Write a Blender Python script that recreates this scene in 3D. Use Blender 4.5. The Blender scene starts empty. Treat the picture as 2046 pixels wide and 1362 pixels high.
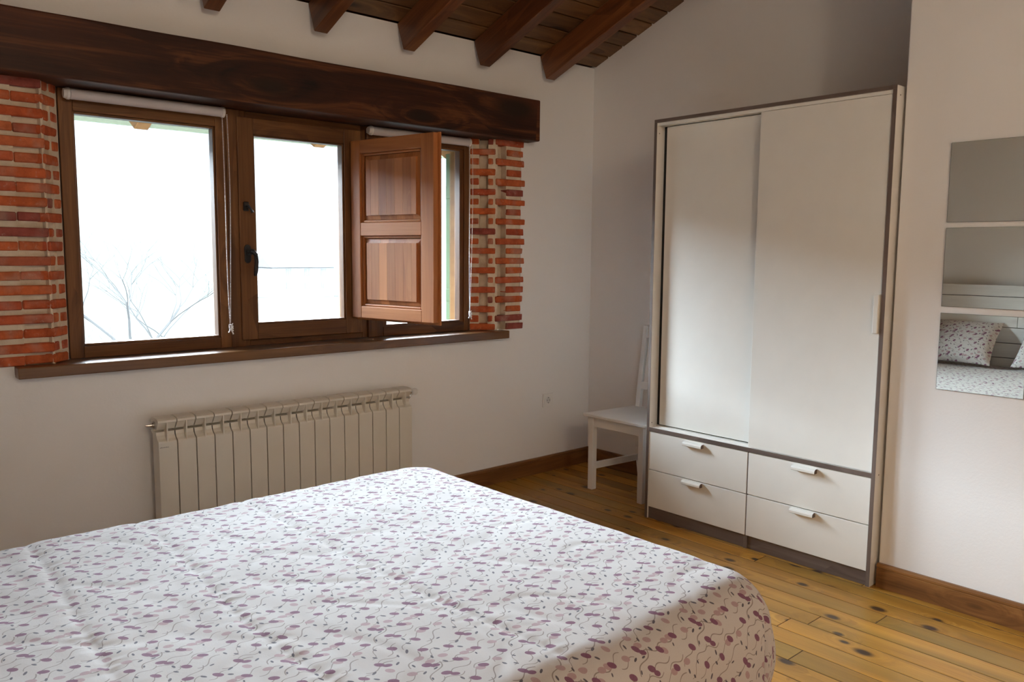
import bpy, bmesh, math, random
from mathutils import Vector, Matrix, Euler, noise

S = bpy.context.scene
COL = S.collection
rnd = random.Random(7)

# ------------------------------------------------------------------ camera
cd = bpy.data.cameras.new('camera')
cam = bpy.data.objects.new('camera', cd)
COL.objects.link(cam)
R = ((0.7469862152, -0.6647947551, 0.0077154300),
     (-0.0659907684, -0.0856871495, -0.9941342620),
     (0.6615563564, 0.7420954427, -0.1078774362))
m = Matrix(((R[0][0], -R[1][0], -R[2][0], -3.8663),
            (R[0][1], -R[1][1], -R[2][1], -3.5810),
            (R[0][2], -R[1][2], -R[2][2], 1.36206),
            (0, 0, 0, 1)))
cam.matrix_world = m
cd.sensor_width = 36.0
cd.lens = 1621.83 / 2046 * 36.0
cd.clip_start = 0.05
cd.clip_end = 2000
S.camera = cam

# ------------------------------------------------------------------ sky, light, exposure
SKY = 48.0
EXPO = 1.21
w = bpy.data.worlds.new('overcast_sky')
S.world = w
w.use_nodes = True
nt = w.node_tree
bg = nt.nodes['Background']
tc = nt.nodes.new('ShaderNodeTexCoord')
sx = nt.nodes.new('ShaderNodeSeparateXYZ')
rp = nt.nodes.new('ShaderNodeValToRGB')
nt.links.new(tc.outputs['Generated'], sx.inputs[0])
nt.links.new(sx.outputs[2], rp.inputs[0])
# hazy overcast: brightest low over the hills, dimmer overhead
for k, (p_, c_) in enumerate([(0.0, 1.0), (0.36, 1.0), (0.58, 0.62), (1.0, 0.34)]):
    if k > 1:
        rp.color_ramp.elements.new(0.9)
    rp.color_ramp.elements[k].position = p_
    rp.color_ramp.elements[k].color = (0.81 * c_, 0.925 * c_, 1.07 * c_, 1)
nt.links.new(rp.outputs[0], bg.inputs[0])
bg.inputs[1].default_value = SKY
# daylight portal across the window opening: guides sampling of the sky, gives off nothing itself
pl = bpy.data.lights.new('window_portal', 'AREA')
pl.shape = 'RECTANGLE'
pl.size = 2.3
pl.size_y = 1.15
pl.cycles.is_portal = True
po = bpy.data.objects.new('window_portal', pl)
COL.objects.link(po)
po.location = (-1.95, 0.47, 1.45)
po.rotation_euler = (math.radians(-90), 0, 0)

S.view_settings.view_transform = 'Standard'
S.view_settings.look = 'None'
S.view_settings.gamma = 1.0
S.view_settings.use_curve_mapping = False
S.view_settings.exposure = EXPO
S.cycles.max_bounces = 12
S.cycles.diffuse_bounces = 8
S.cycles.glossy_bounces = 5
S.cycles.transparent_max_bounces = 12
S.cycles.sample_clamp_indirect = 8.0
S.cycles.use_denoising = True
S.cycles.caustics_reflective = False
S.cycles.caustics_refractive = False

# ------------------------------------------------------------------ helpers
WL = {}          # world location of every parent object


class MB:
    """collects faces; build() links them as one mesh object"""

    def __init__(s):
        s.v = []
        s.f = []
        s.m = []
        s.uv = None

    def add(s, vs, fs, mi=0):
        o = len(s.v)
        s.v += [tuple(p) for p in vs]
        for f in fs:
            s.f.append(tuple(i + o for i in f))
            s.m.append(mi)
        return s

    def box(s, x0, x1, y0, y1, z0, z1, mi=0):
        vs = [(x0, y0, z0), (x1, y0, z0), (x1, y1, z0), (x0, y1, z0), (x0, y0, z1), (x1, y0, z1), (x1, y1, z1), (x0, y1, z1)]
        return s.add(vs, [(3, 2, 1, 0), (4, 5, 6, 7), (0, 1, 5, 4), (1, 2, 6, 5), (2, 3, 7, 6), (3, 0, 4, 7)], mi)

    def cbox(s, x0, x1, y0, y1, z0, z1, c=0.003, mi=0):
        """box with chamfered edges (44 triangles)"""
        bm = bmesh.new()
        bmesh.ops.create_cube(bm, size=1.0)
        for v in bm.verts:
            v.co = Vector(((x0 + x1) / 2 + v.co.x * (x1 - x0), (y0 + y1) / 2 + v.co.y * (y1 - y0), (z0 + z1) / 2 + v.co.z * (z1 - z0)))
        bmesh.ops.bevel(bm, geom=bm.edges[:], offset=c, segments=1, affect='EDGES', profile=0.5)
        s.bm(bm, mi)
        bm.free()
        return s

    def bm(s, bm, mi=0):
        bm.verts.index_update()
        s.add([v.co[:] for v in bm.verts], [[v.index for v in f.verts] for f in bm.faces], mi)

    def prism(s, poly, axis, a, b, mi=0):
        """poly: 2-D outline in the two other axes (in x,y,z order), extruded along axis from a to b"""
        n = len(poly)

        def P(p, t):
            q = list(p)
            q.insert(axis, t)
            return q
        vs = [P(p, a) for p in poly] + [P(p, b) for p in poly]
        fs = [tuple(range(n))[::-1], tuple(range(n, 2 * n))]
        fs += [(i, (i + 1) % n, n + (i + 1) % n, n + i) for i in range(n)]
        return s.add(vs, fs, mi)

    def tube(s, pts, r, n=8, mi=0, cap=True):
        pts = [Vector(p) for p in pts]
        rs = r if isinstance(r, (list, tuple)) else [r] * len(pts)
        o = []
        up = Vector((0, 0, 1))
        for i, p in enumerate(pts):
            d = (pts[min(i + 1, len(pts) - 1)] - pts[max(i - 1, 0)])
            d = d.normalized() if d.length > 1e-9 else Vector((0, 0, 1))
            a = d.cross(up)
            if a.length < 1e-3:
                a = d.cross(Vector((1, 0, 0)))
            a.normalize()
            b = d.cross(a)
            o += [p + (a * math.cos(2 * math.pi * k / n) + b * math.sin(2 * math.pi * k / n)) * rs[i] for k in range(n)]
        fs = []
        for i in range(len(pts) - 1):
            for k in range(n):
                k2 = (k + 1) % n
                fs.append((i * n + k, i * n + k2, (i + 1) * n + k2, (i + 1) * n + k))
        if cap:
            fs.append(tuple(range(n)))
            fs.append(tuple(range((len(pts) - 1) * n, len(pts) * n))[::-1])
        return s.add(o, fs, mi)

    def ball(s, c, r, n=6, mi=0):
        rings = 4
        vs = [(c[0], c[1], c[2] + r)]
        for j in range(1, rings):
            t = math.pi * j / rings
            vs += [(c[0] + r * math.sin(t) * math.cos(2 * math.pi * k / n), c[1] + r * math.sin(t) * math.sin(2 * math.pi * k / n), c[2] + r * math.cos(t)) for k in range(n)]
        vs.append((c[0], c[1], c[2] - r))
        fs = [(0, 1 + k, 1 + (k + 1) % n) for k in range(n)]
        for j in range(rings - 2):
            a = 1 + j * n
            fs += [(a + k, a + n + k, a + n + (k + 1) % n, a + (k + 1) % n) for k in range(n)]
        a = 1 + (rings - 2) * n
        fs += [(a + (k + 1) % n, a + k, len(vs) - 1) for k in range(n)]
        return s.add(vs, fs, mi)

    def build(s, name, mat, parent=None, smooth=False, bevel=0.0, frame=None, seg=2, fixn=True):
        """vertices are world coordinates, or coordinates of `frame` (Matrix) when given"""
        xs = [v[0] for v in s.v]
        ys = [v[1] for v in s.v]
        zs = [v[2] for v in s.v]
        c = Vector(((min(xs) + max(xs)) / 2, (min(ys) + max(ys)) / 2, (min(zs) + max(zs)) / 2))
        me = bpy.data.meshes.new(name)
        me.from_pydata([(v[0] - c.x, v[1] - c.y, v[2] - c.z) for v in s.v], [], s.f)
        for mm in (mat if isinstance(mat, (list, tuple)) else [mat]):
            me.materials.append(mm)
        if len(me.materials) > 1:
            me.polygons.foreach_set('material_index', s.m)
        if s.uv:
            l = me.uv_layers.new(name='UVMap')
            for lp in me.loops:
                l.data[lp.index].uv = s.uv[lp.vertex_index]
        if fixn:
            b = bmesh.new()
            b.from_mesh(me)
            bmesh.ops.recalc_face_normals(b, faces=b.faces[:])
            b.to_mesh(me)
            b.free()
        if smooth:
            me.polygons.foreach_set('use_smooth', [True] * len(me.polygons))
        me.update()
        o = bpy.data.objects.new(name, me)
        COL.objects.link(o)
        W = Matrix.Translation(c)
        if frame is not None:
            W = frame @ W
        if parent is not None:
            o.parent = parent
            W0 = WL[parent.name]
            L = W0.inverted() @ W
        else:
            L = W
        o.location, o.rotation_euler = L.to_translation(), L.to_euler()
        WL[o.name] = W
        if bevel:
            b = o.modifiers.new('bevel', 'BEVEL')
            b.width = bevel
            b.segments = seg
            b.limit_method = 'ANGLE'
            b.angle_limit = math.radians(40)
            if smooth:
                b.harden_normals = False
        return o


def tag(o, label, cat, group=None):
    o['label'] = label
    o['category'] = cat
    if group:
        o['group'] = group
    return o


def thing(name, label, cat, loc, rot=(0, 0, 0), group=None):
    o = bpy.data.objects.new(name, None)
    o.empty_display_size = 0.1
    COL.objects.link(o)
    o.location = loc
    o.rotation_euler = rot
    WL[o.name] = Matrix.Translation(Vector(loc)) @ Euler(rot).to_matrix().to_4x4()
    return tag(o, label, cat, group)


def structure(o):
    o['kind'] = 'structure'
    return o


def box(*a):
    return MB().box(*a)


# ------------------------------------------------------------------ materials
class NT:
    def __init__(s, name):
        s.mat = bpy.data.materials.new(name)
        s.mat.use_nodes = True
        s.t = s.mat.node_tree
        s.b = s.t.nodes['Principled BSDF']

    def n(s, typ, **kw):
        o = s.t.nodes.new('ShaderNode' + typ)
        for k, v in kw.items():
            setattr(o, k, v)
        return o

    def put(s, sock, v):
        if v is None:
            return
        if hasattr(v, 'is_output'):
            s.t.links.new(v, sock)
        elif isinstance(v, (int, float)):
            sock.default_value = v
        else:
            v = tuple(v)
            sock.default_value = v + (1,) if len(v) == 3 and len(sock.default_value) == 4 else v

    def math(s, op, a, b=None, clamp=False):
        o = s.n('Math', operation=op, use_clamp=clamp)
        s.put(o.inputs[0], a)
        s.put(o.inputs[1], b)
        return o.outputs[0]

    def vmath(s, op, a, b=None, c=None, scale=None):
        o = s.n('VectorMath', operation=op)
        s.put(o.inputs[0], a)
        s.put(o.inputs[1], b)
        s.put(o.inputs[2], c)
        if scale is not None:
            s.put(o.inputs['Scale'], scale)
        return o.outputs['Value'] if op in ('LENGTH', 'DOT_PRODUCT', 'DISTANCE') else o.outputs['Vector']

    def mix(s, f, a, b, blend='MIX'):
        o = s.n('Mix', data_type='RGBA', blend_type=blend)
        s.put(o.inputs[0], f)
        s.put(o.inputs[6], a)
        s.put(o.inputs[7], b)
        return o.outputs[2]

    def noise(s, vec, scale=5, detail=4, rough=0.5, dist=0.0):
        o = s.n('TexNoise')
        s.put(o.inputs['Vector'], vec)
        o.inputs['Scale'].default_value = scale
        o.inputs['Detail'].default_value = detail
        o.inputs['Roughness'].default_value = rough
        o.inputs['Distortion'].default_value = dist
        return o.outputs[0]

    def ramp(s, f, stops):
        o = s.n('ValToRGB')
        e = o.color_ramp.elements
        while len(e) < len(stops):
            e.new(0.5)
        for k, (p, c) in enumerate(stops):
            e[k].position = p
            e[k].color = tuple(c) + (1,) if len(c) == 3 else c
        s.put(o.inputs[0], f)
        return o.outputs[0]

    def bump(s, h, strength=0.2, dist=0.01):
        o = s.n('Bump')
        o.inputs['Strength'].default_value = strength
        o.inputs['Distance'].default_value = dist
        s.put(o.inputs['Height'], h)
        s.put(s.b.inputs['Normal'], o.outputs[0])

    def fin(s, col=None, rough=None, **kw):
        s.put(s.b.inputs['Base Color'], col)
        s.put(s.b.inputs['Roughness'], rough)
        for k, v in kw.items():
            s.put(s.b.inputs[k.replace('_', ' ')], v)
        return s.mat

    def objco(s, rand=True):
        c = s.n('TexCoord').outputs['Object']
        if not rand:
            return c
        r = s.n('ObjectInfo').outputs['Random']
        return s.vmath('ADD', c, s.vmath('SCALE', (17.3, 41.7, 29.1), scale=r))


def plain(name, col, rough=0.5, metal=0.0, bump=0.0, bscale=200, spec=0.5):
    t = NT(name)
    c = t.objco(False)
    v = t.noise(c, 9, 4)
    col2 = t.mix(v, tuple(x * 0.955 for x in col), tuple(min(1, x * 1.03) for x in col))
    if bump:
        t.bump(t.noise(c, bscale, 3), bump, 0.002)
    return t.fin(col2, rough, Metallic=metal, Specular_IOR_Level=spec)


def wood(name, dark, mid, light, axis=0, knot=1.0, rough=0.45, vary=0.35, scale=1.0, knotcol=(0.02, 0.01, 0.005), spec=0.5,
         knot_r=0.30, tint=None, knot_density=0.45, bump=0.15, kscale=(2.6, 9.0), flat=None):
    """boards with the grain along `axis`; every object gets its own cut of the grain"""
    t = NT(name)
    co = t.objco(True)

    def stretch(al, ac):
        k = [ac * scale] * 3
        k[axis] = al * scale
        return t.vmath('MULTIPLY', co, tuple(k))
    # knots: sparse cells, stretched along the grain
    vor = t.n('TexVoronoi', feature='F1')
    vor.inputs['Scale'].default_value = 1.0
    vor.inputs['Randomness'].default_value = 0.9
    kv = stretch(*kscale)
    if flat is not None:            # knots cut across in the plane of the visible face
        vor.voronoi_dimensions = '2D'
        a_, b_ = t.n('SeparateXYZ'), t.n('CombineXYZ')
        t.put(a_.inputs[0], kv)
        for q, src in enumerate([q for q in range(3) if q != flat]):
            t.put(b_.inputs[q], a_.outputs[src])
        kv = b_.outputs[0]
    t.put(vor.inputs['Vector'], kv)
    gate = t.math('GREATER_THAN', t.n('SeparateColor').outputs[0], 1 - knot_density)
    sep = gate.node.inputs[0].links[0].from_node
    t.put(sep.inputs[0], vor.outputs['Color'])
    kd = t.math('DIVIDE', vor.outputs['Distance'], t.math('ADD', t.math('MULTIPLY', sep.outputs[1], 0.95), 0.45))
    kn = t.math('MULTIPLY', t.ramp(kd, [(knot_r * 0.35, (1, 1, 1)), (knot_r * 0.75, (0, 0, 0))]), gate)
    halo = t.math('MULTIPLY', t.ramp(kd, [(0.0, (1, 1, 1)), (min(1, knot_r * 2.6), (0, 0, 0))]), gate)
    # grain, pushed aside around knots
    g1c = t.vmath('ADD', stretch(0.55, 7.0), t.vmath('SCALE', (1.0, 1.0, 1.0), scale=t.math('MULTIPLY', halo, 0.9)))
    g1 = t.noise(g1c, 1.6, 6, 0.55, 0.8)
    fine = t.noise(stretch(3.0, 130.0), 1.0, 3, 0.6)
    g = t.math('ADD', t.math('MULTIPLY', g1, 0.8), t.math('MULTIPLY', fine, 0.25))
    col = t.ramp(g, [(0.30, dark), (0.52, mid), (0.72, light)])
    rr = t.n('ObjectInfo').outputs['Random']
    if vary:
        val = t.math('ADD', t.math('MULTIPLY', rr, vary), 1 - vary / 2)
        col = t.mix(1.0, col, t.n('CombineColor').outputs[0], 'MULTIPLY')
        cc = [l.from_node for l in t.t.links if l.to_node == col.node and l.from_node.bl_idname == 'ShaderNodeCombineColor'][0]
        for k in range(3):
            t.put(cc.inputs[k], val)
    if tint:
        big = t.noise(stretch(0.5, 2.5), 1.3, 2, 0.5)
        col = t.mix(t.ramp(big, [(0.42, (0, 0, 0)), (0.62, (1, 1, 1))]), col, t.mix(0.6, col, tint))
    col = t.mix(t.math('MULTIPLY', halo, 0.30 * knot), col, dark)
    col = t.mix(t.math('MULTIPLY', kn, knot), col, knotcol)
    if bump:
        t.bump(g, bump, 0.003)
    return t.fin(col, rough, Specular_IOR_Level=spec)


def make_plaster():
    t = NT('white_plaster')
    c = t.objco(False)
    f = t.noise(c, 1.2, 4)
    h = t.math('ADD', t.math('MULTIPLY', t.noise(c, 5, 5, 0.55), 0.7), t.math('MULTIPLY', t.noise(c, 90, 4, 0.6), 0.3))
    t.bump(h, 0.16, 0.012)
    return t.fin(t.mix(f, (0.80, 0.785, 0.77), (0.84, 0.83, 0.82)), 0.85, Specular_IOR_Level=0.25)


def make_brick():
    t = NT('old_brick')
    c = t.objco(True)
    r = t.n('ObjectInfo').outputs['Random']
    n1 = t.noise(c, 22, 5, 0.6)
    n2 = t.noise(c, 9, 3, 0.5)
    base = t.ramp(r, [(0.0, (0.56, 0.120, 0.045)), (0.35, (0.62, 0.155, 0.055)), (0.6, (0.50, 0.105, 0.050)), (0.8, (0.66, 0.20, 0.080)), (0.93, (0.33, 0.085, 0.065))])
    col = t.mix(t.ramp(n1, [(0.35, (0, 0, 0)), (0.75, (1, 1, 1))]), base, t.mix(1.0, base, (0.55, 0.5, 0.5), 'MULTIPLY'))
    lime = t.ramp(t.noise(c, 38, 6, 0.7), [(0.60, (0, 0, 0)), (0.72, (1, 1, 1))])
    smear = t.ramp(n2, [(0.50, (0, 0, 0)), (0.68, (1, 1, 1))])
    col = t.mix(t.math('MULTIPLY', lime, 0.55), col, (0.55, 0.40, 0.32))
    col = t.mix(t.math('MULTIPLY', smear, 0.35), col, (0.46, 0.36, 0.28))
    t.bump(t.math('ADD', n1, t.noise(c, 120, 3)), 0.5, 0.004)
    return t.fin(col, 0.9, Specular_IOR_Level=0.2)


def make_mortar():
    t = NT('lime_mortar')
    c = t.objco(False)
    n1 = t.noise(c, 14, 5, 0.6)
    n2 = t.noise(c, 160, 4, 0.7)
    t.bump(t.math('ADD', n1, t.math('MULTIPLY', n2, 0.5)), 0.6, 0.006)
    return t.fin(t.ramp(n1, [(0.3, (0.58, 0.48, 0.35)), (0.7, (0.76, 0.67, 0.53))]), 0.95, Specular_IOR_Level=0.1)


def make_glass():
    m = bpy.data.materials.new('window_glass')
    m.use_nodes = True
    t = m.node_tree
    t.nodes.clear()
    o = t.nodes.new('ShaderNodeOutputMaterial')
    mx = t.nodes.new('ShaderNodeMixShader')
    tr = t.nodes.new('ShaderNodeBsdfTransparent')
    gl = t.nodes.new('ShaderNodeBsdfGlossy')
    fr = t.nodes.new('ShaderNodeFresnel')
    fr.inputs[0].default_value = 1.45
    tr.inputs[0].default_value = (0.95, 0.97, 0.96, 1)
    gl.inputs['Roughness'].default_value = 0.0
    t.links.new(fr.outputs[0], mx.inputs[0])
    t.links.new(tr.outputs[0], mx.inputs[1])
    t.links.new(gl.outputs[0], mx.inputs[2])
    t.links.new(mx.outputs[0], o.inputs[0])
    return m


def make_bedspread():
    """printed cotton: plum and mauve ovals, small dark leaves, thin S-shaped stems, in a repeat of T metres"""
    t = NT('printed_cotton')
    T = 0.205
    uv = t.n('UVMap').outputs[0]
    # slow warp so that the repeat is not ruler-straight
    rr = random.Random(21)

    def local(cx, cy, ang, sx_, sy_):
        d = t.vmath('SUBTRACT', uv, (cx, cy, 0))
        o = t.n('VectorMath', operation='WRAP')
        t.put(o.inputs[0], d)
        t.put(o.inputs[1], (T / 2, T / 2, 1))
        t.put(o.inputs[2], (-T / 2, -T / 2, -1))
        mp = t.n('Mapping', vector_type='TEXTURE')
        t.put(mp.inputs['Vector'], o.outputs[0])
        mp.inputs['Rotation'].default_value = (0, 0, ang)
        mp.inputs['Scale'].default_value = (sx_, sy_, 1)
        return mp.outputs[0]

    def spread(n, mind, taken, tries=4000):
        out = []
        for _ in range(tries):
            if len(out) >= n:
                break
            p = (rr.random() * T, rr.random() * T)
            ok = True
            for q, dq in taken + [(o_, mind) for o_ in out]:
                dx = abs(p[0] - q[0])
                dy = abs(p[1] - q[1])
                dx = min(dx, T - dx)
                dy = min(dy, T - dy)
                if math.hypot(dx, dy) < (mind + dq) / 2:
                    ok = False
                    break
            if ok:
                out.append(p)
        return out
    darks, lights, leaves = [], [], []
    seeds = spread(11, 0.047, [])
    allp = []
    for i, p in enumerate(seeds):
        darks.append((p, -0.70 + rr.uniform(-.3, .3), 1.0))
        if i % 3 == 0:
            a = rr.uniform(0, 6.28)
            lights.append(((p[0] + 0.0125 * math.cos(a), p[1] + 0.0145 * math.sin(a)), -0.6 + rr.uniform(-.5, .5), 1.0))
        if i % 4 == 1:
            darks.append(((p[0] + 0.011, p[1] - 0.013), -0.5, 0.85))
    allp = [(p, 0.022) for p in seeds]
    more = spread(6, 0.04, allp)
    lights += [(p, -0.6 + rr.uniform(-.5, .5), 1.0) for p in more]
    allp += [(p, 0.02) for p in more]
    lv = spread(19, 0.023, allp)
    leaves = [(p, rr.uniform(0.1, 2.4), rr.uniform(.7, 1.15)) for p in lv]
    stems = [(p_, 0.40 + rr.uniform(-.45, .45), rr.uniform(.8, 1.25), rr.choice((-1, 1))) for p_ in spread(21, 0.036, [])]

    def ellipse(p, ang, a, b):
        return t.math('LESS_THAN', t.vmath('LENGTH', local(p[0], p[1], ang, a, b)), 1.0)

    def union(ms):
        acc = ms[0]
        for q in ms[1:]:
            acc = t.math('MAXIMUM', acc, q)
        return acc
    mD = union([ellipse(p, a, 0.0116 * k, 0.0070 * k) for p, a, k in darks])
    mL = union([ellipse(p, a, 0.0108 * k, 0.0074 * k) for p, a, k in lights])
    mF = union([ellipse(p, a, 0.0062 * k, 0.0027 * k) for p, a, k in leaves])

    def stem(p, ang, k, sg):
        v = local(p[0], p[1], ang, 0.029 * k, 0.024 * k)
        sp = t.n('SeparateXYZ')
        t.put(sp.inputs[0], v)
        s_ = t.math('MULTIPLY', t.math('SINE', t.math('MULTIPLY', sp.outputs[0], 3.0)), 0.30 * sg)
        a_ = t.math('LESS_THAN', t.math('ABSOLUTE', t.math('SUBTRACT', sp.outputs[1], s_)), 0.050)
        return t.math('MULTIPLY', a_, t.math('LESS_THAN', t.math('ABSOLUTE', sp.outputs[0]), 1.0))
    mS = union([stem(*q) for q in stems])
    weave = t.noise(uv, 420, 2)
    col = t.mix(weave, (0.515, 0.478, 0.458), (0.555, 0.52, 0.50))
    col = t.mix(t.math('MULTIPLY', mS, 0.8), col, (0.20, 0.155, 0.135))
    col = t.mix(t.math('MULTIPLY', mF, 0.95), col, (0.085, 0.075, 0.095))
    col = t.mix(t.math('MULTIPLY', mL, 0.95), col, t.mix(weave, (0.34, 0.22, 0.24), (0.46, 0.33, 0.33)))
    col = t.mix(t.math('MULTIPLY', mD, 0.97), col, t.mix(weave, (0.135, 0.045, 0.095), (0.25, 0.11, 0.17)))
    h = t.math('ADD', t.math('MULTIPLY', t.noise(uv, 26, 5, 0.6, 0.6), 0.6), t.math('MULTIPLY', t.noise(uv, 300, 2), 0.10))
    t.bump(h, 0.30, 0.006)
    return t.fin(col, 0.9, Specular_IOR_Level=0.15, Sheen_Weight=0.15)


PLASTER = make_plaster()
BRICK = make_brick()
MORTAR = make_mortar()
GLASS = make_glass()
FABRIC = make_bedspread()
BEAM = wood('dark_stained_beam', (0.006, 0.0025, 0.0018), (0.050, 0.0155, 0.0065), (0.200, 0.070, 0.022), 0, rough=0.5, vary=0.1, knot=0.95, spec=0.25,
            kscale=(1.6, 5.0), knot_density=0.5, knot_r=0.34, bump=0.5, flat=1, tint=(0.09, 0.025, 0.012))
RAFTER = wood('stained_rafter', (0.055, 0.017, 0.006), (0.150, 0.050, 0.016), (0.25, 0.095, 0.030), 1, rough=0.4, vary=0.25, knot=0.7)
BOARD = wood('stained_ceiling_board', (0.060, 0.026, 0.009), (0.150, 0.068, 0.022), (0.235, 0.115, 0.038), 0, rough=0.5, vary=0.6, knot=0.9)
FLOOR = wood('varnished_pine', (0.25, 0.108, 0.016), (0.45, 0.208, 0.031), (0.60, 0.305, 0.056), 1, rough=0.30, vary=0.45, knot=0.95, spec=0.45,
             knotcol=(0.030, 0.014, 0.010), tint=(0.22, 0.150, 0.034), kscale=(5.5, 9.0), knot_density=0.38, knot_r=0.22, bump=0.06, flat=2)
SKIRT_X = wood('stained_skirting', (0.080, 0.030, 0.009), (0.190, 0.080, 0.024), (0.29, 0.135, 0.042), 0, rough=0.4, vary=0.2, knot=0.8)
SKIRT_Y = wood('stained_skirting_side', (0.080, 0.030, 0.009), (0.190, 0.080, 0.024), (0.29, 0.135, 0.042), 1, rough=0.4, vary=0.2, knot=0.8)
WIN_X = wood('window_wood_rail', (0.060, 0.022, 0.007), (0.145, 0.058, 0.018), (0.24, 0.105, 0.034), 0, rough=0.42, vary=0.2, knot=0.6, spec=0.3)
WIN_Z = wood('window_wood_stile', (0.060, 0.022, 0.007), (0.145, 0.058, 0.018), (0.24, 0.105, 0.034), 2, rough=0.42, vary=0.2, knot=0.6, spec=0.3)
SILL = wood('sill_wood', (0.070, 0.028, 0.010), (0.145, 0.064, 0.022), (0.22, 0.105, 0.036), 0, rough=0.28, vary=0.1, knot=0.8)
SHUT_Z = wood('shutter_wood', (0.23, 0.075, 0.021), (0.38, 0.136, 0.042), (0.49, 0.195, 0.066), 2, rough=0.45, vary=0.30, knot=0.35, knot_density=0.15, spec=0.3)
SHUT_Y = wood('shutter_wood_rail', (0.23, 0.075, 0.021), (0.38, 0.136, 0.042), (0.49, 0.195, 0.066), 1, rough=0.45, vary=0.15, knot=0.4, knot_density=0.2, spec=0.3)
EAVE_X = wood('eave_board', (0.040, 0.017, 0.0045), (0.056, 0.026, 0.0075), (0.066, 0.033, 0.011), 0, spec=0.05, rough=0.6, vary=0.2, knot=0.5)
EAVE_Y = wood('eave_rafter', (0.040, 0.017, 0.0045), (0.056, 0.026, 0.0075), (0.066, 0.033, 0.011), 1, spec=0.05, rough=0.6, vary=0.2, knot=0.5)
LACQ = plain('white_lacquer', (0.82, 0.805, 0.755), 0.32)
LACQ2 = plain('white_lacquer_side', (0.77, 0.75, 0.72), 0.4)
GREYWOOD = wood('grey_brown_laminate', (0.085, 0.058, 0.048), (0.135, 0.098, 0.082), (0.185, 0.14, 0.118), 1, rough=0.45, vary=0.0, knot=0.0, bump=0.05)
GREYWOOD_Z = wood('grey_brown_laminate_upright', (0.085, 0.058, 0.048), (0.135, 0.098, 0.082), (0.185, 0.14, 0.118), 2, rough=0.45, vary=0.0, knot=0.0, bump=0.05)
WHITEPAINT = plain('white_paint', (0.78, 0.765, 0.74), 0.35)
HEADW = wood('white_washed_board', (0.66, 0.65, 0.62), (0.74, 0.73, 0.70), (0.79, 0.78, 0.75), 1, rough=0.5, vary=0.05, knot=0.12, bump=0.1)
RADM = plain('cream_enamel', (0.70, 0.655, 0.565), 0.30)
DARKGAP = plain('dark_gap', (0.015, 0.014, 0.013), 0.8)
CHROME = plain('chrome', (0.62, 0.60, 0.57), 0.22, 1.0)
IRON = plain('black_iron', (0.018, 0.018, 0.020), 0.35, 0.3)
PLASTIC = plain('white_plastic', (0.80, 0.785, 0.76), 0.35)
INK = plain('grey_ink', (0.12, 0.11, 0.10), 0.6)
BLINDF = plain('roller_fabric', (0.62, 0.585, 0.60), 0.8, bump=0.3, bscale=600)
BEAD = plain('white_bead', (0.82, 0.81, 0.82), 0.3)
MIRROR = plain('mirror_silver', (0.86, 0.885, 0.87), 0.0, 1.0)
MIRROR.node_tree.nodes['Principled BSDF'].inputs['Base Color'].default_value = (0.83, 0.865, 0.81, 1)
for l in list(MIRROR.node_tree.links):
    if l.to_socket.name == 'Base Color':
        MIRROR.node_tree.links.remove(l)
MIRROREDGE = plain('mirror_edge', (0.20, 0.22, 0.20), 0.3)
MATTRESS = plain('mattress_ticking', (0.75, 0.74, 0.72), 0.9)
GREENPAINT = plain('green_paint', (0.022, 0.034, 0.014), 0.7, bump=0.2, spec=0.1)
GUTTER = plain('pale_green_gutter', (0.042, 0.047, 0.030), 0.6, spec=0.1)
SUBFLOOR = plain('subfloor', (0.03, 0.02, 0.012), 0.9)
STONE = plain('outer_render', (0.60, 0.56, 0.50), 0.9, bump=0.4, bscale=60)

# ------------------------------------------------------------------ the room
SL = 0.386                       # roof rise per metre away from the window wall
ANG = math.atan(SL)
ZR = 2.514                       # underside of the ceiling boards at the window wall
XL, YF = -4.22, -6.30            # left wall, wall behind the camera
XM = -0.565                      # wall with the mirrors
YN = -2.172                      # end of the niche


def roof(y):
    return ZR - SL * y


# floor: slab and planks
fl = structure(box(XL - .1, 0.1, YF - .1, 0.1, -0.16, -0.0016).build('floor', SUBFLOOR))
PITCH = 0.1
k = 0
x1 = -0.02
rows = []
while x1 > XL:
    rows.append((max(XL, x1 - PITCH), x1))
    x1 -= PITCH
rows.insert(0, (-0.02, 0.0))
for (a, b) in rows:
    y = -0.0
    first = True
    lim = YF if b <= XM + 0.12 else YN
    while y > lim:
        L = rnd.uniform(0.5, 2.4) if first else rnd.uniform(1.5, 2.6)
        if abs(b + 0.82) < 0.02 and first:
            L = 2.325
        if abs(b + 0.62) < 0.02 and first:
            L = 1.69
        y2 = max(lim, y - L)
        if y2 - lim < 0.3:
            y2 = lim
        g = 0.0017
        if b - a > 0.03:
            MB().cbox(a + g, b - g, y2 + 0.0007, y - 0.0007, -0.012, rnd.uniform(-0.0006, 0.0), 0.0018).build('floor_plank', FLOOR, fl)
        y = y2
        first = False

# window wall (y = 0), opening behind beam and piers
OX0, OX1, OZ0, OZ1 = -3.335, -0.612, 0.88, 2.12
wb = MB()
wb.box(XL - .3, OX0, 0, 0.45, -0.16, 2.40)
wb.box(OX1, 0.3, 0, 0.45, -0.16, 2.40)
wb.box(OX0, OX1, 0, 0.45, -0.16, OZ0)
wb.box(OX0, OX1, 0, 0.45, OZ1, 2.40)
wb.prism([(0, 2.40), (0.45, 2.40), (0.45, roof(0.45)), (0, roof(0))], 0, XL - .3, 0.3)
wb.box(OX0, -3.237, 0, 0.45, OZ0, 0.9122)
wb.box(-0.745, OX1, 0, 0.45, OZ0, 0.9122)
# masonry outside of the window frame
wb.box(OX0, -3.05, 0.16, 0.45, OZ0, OZ1)
wb.box(-0.775, OX1, 0.16, 0.45, OZ0, OZ1)
wallb = structure(wb.build('wall_back', PLASTER))

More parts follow.
